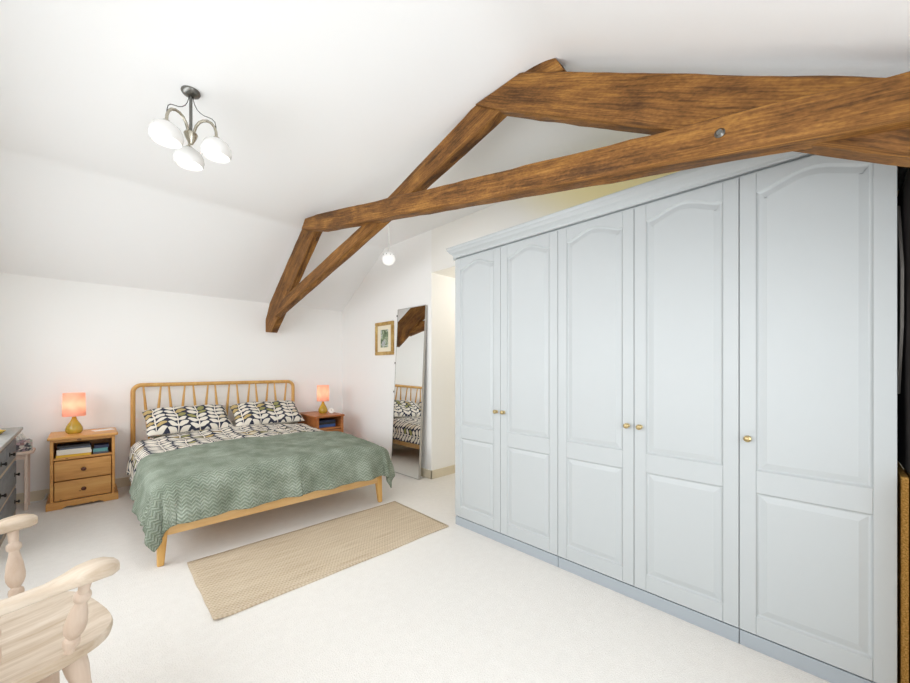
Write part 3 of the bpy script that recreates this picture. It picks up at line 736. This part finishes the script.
# ------------------------------------------------------------------ ceiling light with three glass shades
cl = thing('ceiling_light', 'three-arm pewter ceiling light with white glass shades, left part of the ceiling', 'ceiling light', (.419, 2.556, ZC))
obj('canopy', lathe(BM(), [(0, 0), (.045, 0), (.047, -.008), (.042, -.018), (.028, -.026), (.012, -.032), (0, -.032)], 28), 'pewter', cl, True)
obj('stem', lathe(BM(), [(0, -.03), (.008, -.03), (.008, -.245), (0, -.245)], 14), 'pewter', cl, True)
obj('hub', lathe(BM(), [(0, -.235), (.030, -.235), (.034, -.243), (.028, -.262), (.018, -.283), (.013, -.292), (.010, -.300), (0, -.304)], 20), 'nickel', cl, True)
for k, ang in enumerate((209, 84, 323)):
    t = math.radians(ang); dx, dy = math.cos(t), math.sin(t)
    prof = [(.014, -.250), (.018, -.225), (.028, -.195), (.045, -.172), (.065, -.162), (.088, -.162), (.108, -.172), (.124, -.192), (.132, -.218), (.135, -.250)]
    arm = obj('arm', tube(BM(), [(dx*r_, dy*r_, z_) for r_, z_ in prof], .0075, 10), 'nickel', cl, True)
    cb_ = [(.010, -.03), (.013, -.05), (.020, -.075), (.032, -.10), (.05, -.12), (.07, -.133), (.092, -.140), (.112, -.148), (.126, -.163), (.132, -.19), (.134, -.22)]
    obj('flex', tube(BM(), [(dx*r_, dy*r_, z_) for r_, z_ in cb_], .002, 6), 'dark_metal', cl, True)
    mt = Matrix.Translation((dx*.135, dy*.135, -.25))
    obj('holder', lathe(BM(), [(0, 0), (.016, 0), (.022, -.012), (.022, -.018), (0, -.018)], 16, mt), 'nickel', arm, True)
    sh = lathe(BM(), [(.016, -.012), (.038, -.017), (.060, -.034), (.073, -.060), (.0765, -.083), (.073, -.102), (.067, -.112), (.064, -.110), (.070, -.101), (.0725, -.083), (.069, -.062), (.057, -.038), (.036, -.021), (.014, -.016)], 32, mt)
    for f in [f for f in sh.faces if len(f.verts) > 4]: sh.faces.remove(f)
    obj('glass_shade', sh, 'glass_shade', arm, True)
    obj('bulb', ball(BM(), (dx*.135, dy*.135, -.25-.082), .032, 16, 10, 1.1), 'lit_bulb', arm, True)
    l = bpy.data.lights.new('ceiling_bulb_light', 'SPOT'); l.energy = 9.5; l.color = (.97, .975, 1); l.shadow_soft_size = .03; l.spot_size = math.radians(172); l.spot_blend = .25
    p = bpy.data.objects.new('ceiling_bulb_light', l); C.objects.link(p); p.location = (dx*.135, dy*.135, -.25-.108); p.parent = cl

pd = thing('pendant_light', 'small white globe pendant on a thin cord hanging behind the beams', 'pendant light', (2.25, 3.29, ZC))
obj('ceiling_rose', lathe(BM(), [(0, 0), (.045, 0), (.042, -.018), (.015, -.026), (0, -.026)], 20), 'white_plastic', pd, True)
obj('cord', lathe(BM(), [(0, -.02), (.0065, -.02), (.0065, -.365), (0, -.365)], 10), 'white_plastic', pd, True)
gb = ball(BM(), (0, 0, -.42), .068, 28, 16)
gobj = obj('globe', gb, 'globe_glow', pd, True)
for i in range(9):
    a_ = 2*PI*i/9+.3; zz_ = .5; n_ = Vector((math.cos(a_)*math.sqrt(1-zz_*zz_), math.sin(a_)*math.sqrt(1-zz_*zz_), zz_))
    p0 = Vector((0, 0, -.42))+n_*.0672; mt, _ = between(p0, p0+n_); obj('vent_hole', lathe(BM(), [(0, 0), (.0065, 0), (.0065, .0016), (0, .0016)], 8, mt), 'dark_metal', gobj)

# ------------------------------------------------------------------ wooden armchair, lower left
ch = thing('wooden_armchair', 'pale whitewashed wooden captain\'s armchair at the lower left, facing the bed foot', 'armchair', (-.216, 1.7035, 0), math.radians(17))
SZ = .45
seat = BM(); pts = []
for i in range(48):
    t = 2*PI*i/48; c_, s_ = math.cos(t), math.sin(t)
    e_ = .62
    x = (.258 if c_ > 0 else .215)*math.copysign(abs(c_)**e_, c_); y = (.262-.03*(1-c_)/2)*math.copysign(abs(s_)**e_, s_)
    pts.append((x, y))
rings = [[seat.verts.new((x*k, y*k, z_)) for x, y in pts] for k, z_ in ((.90, SZ-.045), (.985, SZ-.03), (1, SZ-.012), (.985, SZ-.001), (.9, SZ), (.75, SZ-.008), (.45, SZ-.014), (.15, SZ-.015))]
seat.faces.new(rings[0][::-1]); seat.faces.new(rings[-1])
for A, B in zip(rings, rings[1:]):
    for i in range(48): seat.faces.new((A[i], A[(i+1) % 48], B[(i+1) % 48], B[i]))
obj('seat', seat, 'whitewashed_wood', ch, True)
def turned(p0, p1, R, kind):
    mt, Ln = between(p0, p1)
    if kind == 'arm': pr = [(.62, 0), (.62, .08), (.5, .10), (1.0, .13), (1.05, .17), (.95, .21), (.62, .23), (.95, .27), (1.25, .33), (1.32, .40), (1.12, .54), (.78, .66), (.68, .71), (1.0, .74), (1.05, .78), (.95, .81), (.66, .83), (.72, .92), (.82, 1.0)]
    else: pr = [(.62, 0), (.75, .1), (1.1, .28), (1.25, .36), (1.1, .46), (.75, .52), (1.0, .55), (1.05, .59), (.8, .63), (.8, .75), (1.1, .86), (1.15, .93), (.9, 1.0)]
    P_ = [(R*a_, Ln*t) for a_, t in pr]; P_ = [(0, P_[0][1])]+P_+[(0, P_[-1][1])]
    return lathe(BM(), P_, 20, mt)
for s in (-1, 1):
    arm = BM()
    cs = [(-.30, .285, .684, .022, .015), (-.22, .300, .683, .023, .015), (-.10, .315, .681, .024, .015), (-.01, .322, .681, .022, .014), (.05, .325, .684, .023, .014), (.085, .328, .690, .030, .017), (.112, .330, .695, .039, .021), (.145, .331, .697, .042, .022), (.168, .332, .695, .039, .021), (.186, .332, .693, .026, .015)]
    rgs = []
    for x, y, z_, hw2, hh2 in cs:
        rgs.append([arm.verts.new((x, s*y+hw2*math.copysign(abs(math.cos(a_))**.55, math.cos(a_)), z_+hh2*math.copysign(abs(math.sin(a_))**.55, math.sin(a_)))) for a_ in [2*PI*k/20 for k in range(20)]])
    for A, B in zip(rgs, rgs[1:]):
        for k in range(20): arm.faces.new((A[k], A[(k+1) % 20], B[(k+1) % 20], B[k]))
    arm.faces.new(rgs[0]); arm.faces.new(rgs[-1])
    obj('armrest', arm, 'whitewashed_wood', ch, True)
    obj('arm_spindle', turned((.118, s*.228, SZ-.006), (.128, s*.318, .676), .0185, 'arm'), 'whitewashed_turned', ch, True)
    for q_, x_ in enumerate((-.02, -.13)): obj('arm_spindle', turned((x_, s*.205, SZ-.006), (x_-.015, s*(.318-.02*q_), .660), .013, 'arm'), 'whitewashed_turned', ch, True)
    for x0, x1 in ((.14, .215), (-.13, -.23)):
        obj('leg', turned((x1, s*.245, 0), (x0, s*.17, SZ-.035), .024, 'leg'), 'whitewashed_turned', ch, True)
    obj('stretcher', turned((-.185, s*.215, .18), (.185, s*.215, .18), .013, 'arm'), 'whitewashed_turned', ch, True)
obj('stretcher', turned((0, -.215, .18), (0, .215, .18), .013, 'arm'), 'whitewashed_turned', ch, True)
for k in range(7):
    y_ = -.16+.32*k/6; obj('back_spindle', turned((-.175, y_*.9, SZ-.006), (-.30, y_*1.15, .93), .012, 'arm'), 'whitewashed_turned', ch, True)
cr = BM(); rgs = []
for k in range(13):
    a_ = -1+2*k/12; rgs.append([cr.verts.new(p) for p in ((-.335+.05*a_*a_, .25*a_, .91), (-.30+.05*a_*a_, .25*a_, .91), (-.305+.05*a_*a_, .25*a_, 1.03-.03*a_*a_), (-.335+.05*a_*a_, .25*a_, 1.03-.03*a_*a_))])
for A, B in zip(rgs, rgs[1:]):
    for k in range(4): cr.faces.new((A[k], A[(k+1) % 4], B[(k+1) % 4], B[k]))
cr.faces.new(rgs[0]); cr.faces.new(rgs[-1]); obj('crest_rail', cr, 'whitewashed_wood', ch, bevel=.008)

# ------------------------------------------------------------------ right edge: hessian panels and dark garment past the wardrobe end
o = obj('storage_panel', bx(-.20, .20, -.010, .010, 0, .850), 'hessian', None, bevel=.003); o.location = (2.34, -.169, 0)
tag(o, 'tan speckled panel at the right edge, standing directly against the wardrobe end', 'panel', 'tan panels beside the wardrobe end')
o = obj('storage_panel', bx(-.21, .21, -.010, .010, 0, .856), 'hessian', None, bevel=.003); o.location = (2.19, -.196, 0)
tag(o, 'tan speckled panel cut off by the right edge, in front of the other panel', 'panel', 'tan panels beside the wardrobe end')
gm = BM(); rows = []; n = 60
for j in range(15):
    z_ = .862+.087*j; row = []
    for i in range(n):
        a_ = 2*PI*i/n; k = 1-.25*max(0, (j-12)/2)**2
        rr = 1+.035*math.sin(a_*9+z_*1.5)+.02*math.sin(a_*17+z_*3)
        cx_, sy_ = math.cos(a_), math.sin(a_)
        row.append(gm.verts.new((.34*k*math.copysign(abs(cx_)**.6, cx_)*rr, .125*math.copysign(abs(sy_)**.6, sy_)*rr*k, z_)))
    rows.append(row)
for A, B in zip(rows, rows[1:]):
    for i in range(n): gm.faces.new((A[i], A[(i+1) % n], B[(i+1) % n], B[i]))
gm.faces.new(rows[-1]); gm.faces.new(rows[0][::-1])
gt = thing('hanging_coat', 'dark coat with grey lapel hanging at the right edge past the wardrobe end', 'coat', (2.42, -.296, 0))
obj('coat_body', gm, 'dark_cloth', gt, True)
lp = BM()
prism(lp, [(-.10, 1.90), (-.16, 1.88), (-.28, 1.62), (-.27, 1.40), (-.16, 1.15), (-.12, 1.40), (-.10, 1.62)], .129, .137, 'y'); obj('lapel', lp, 'charcoal_cloth', gt)['label'] = 'grey lapel'
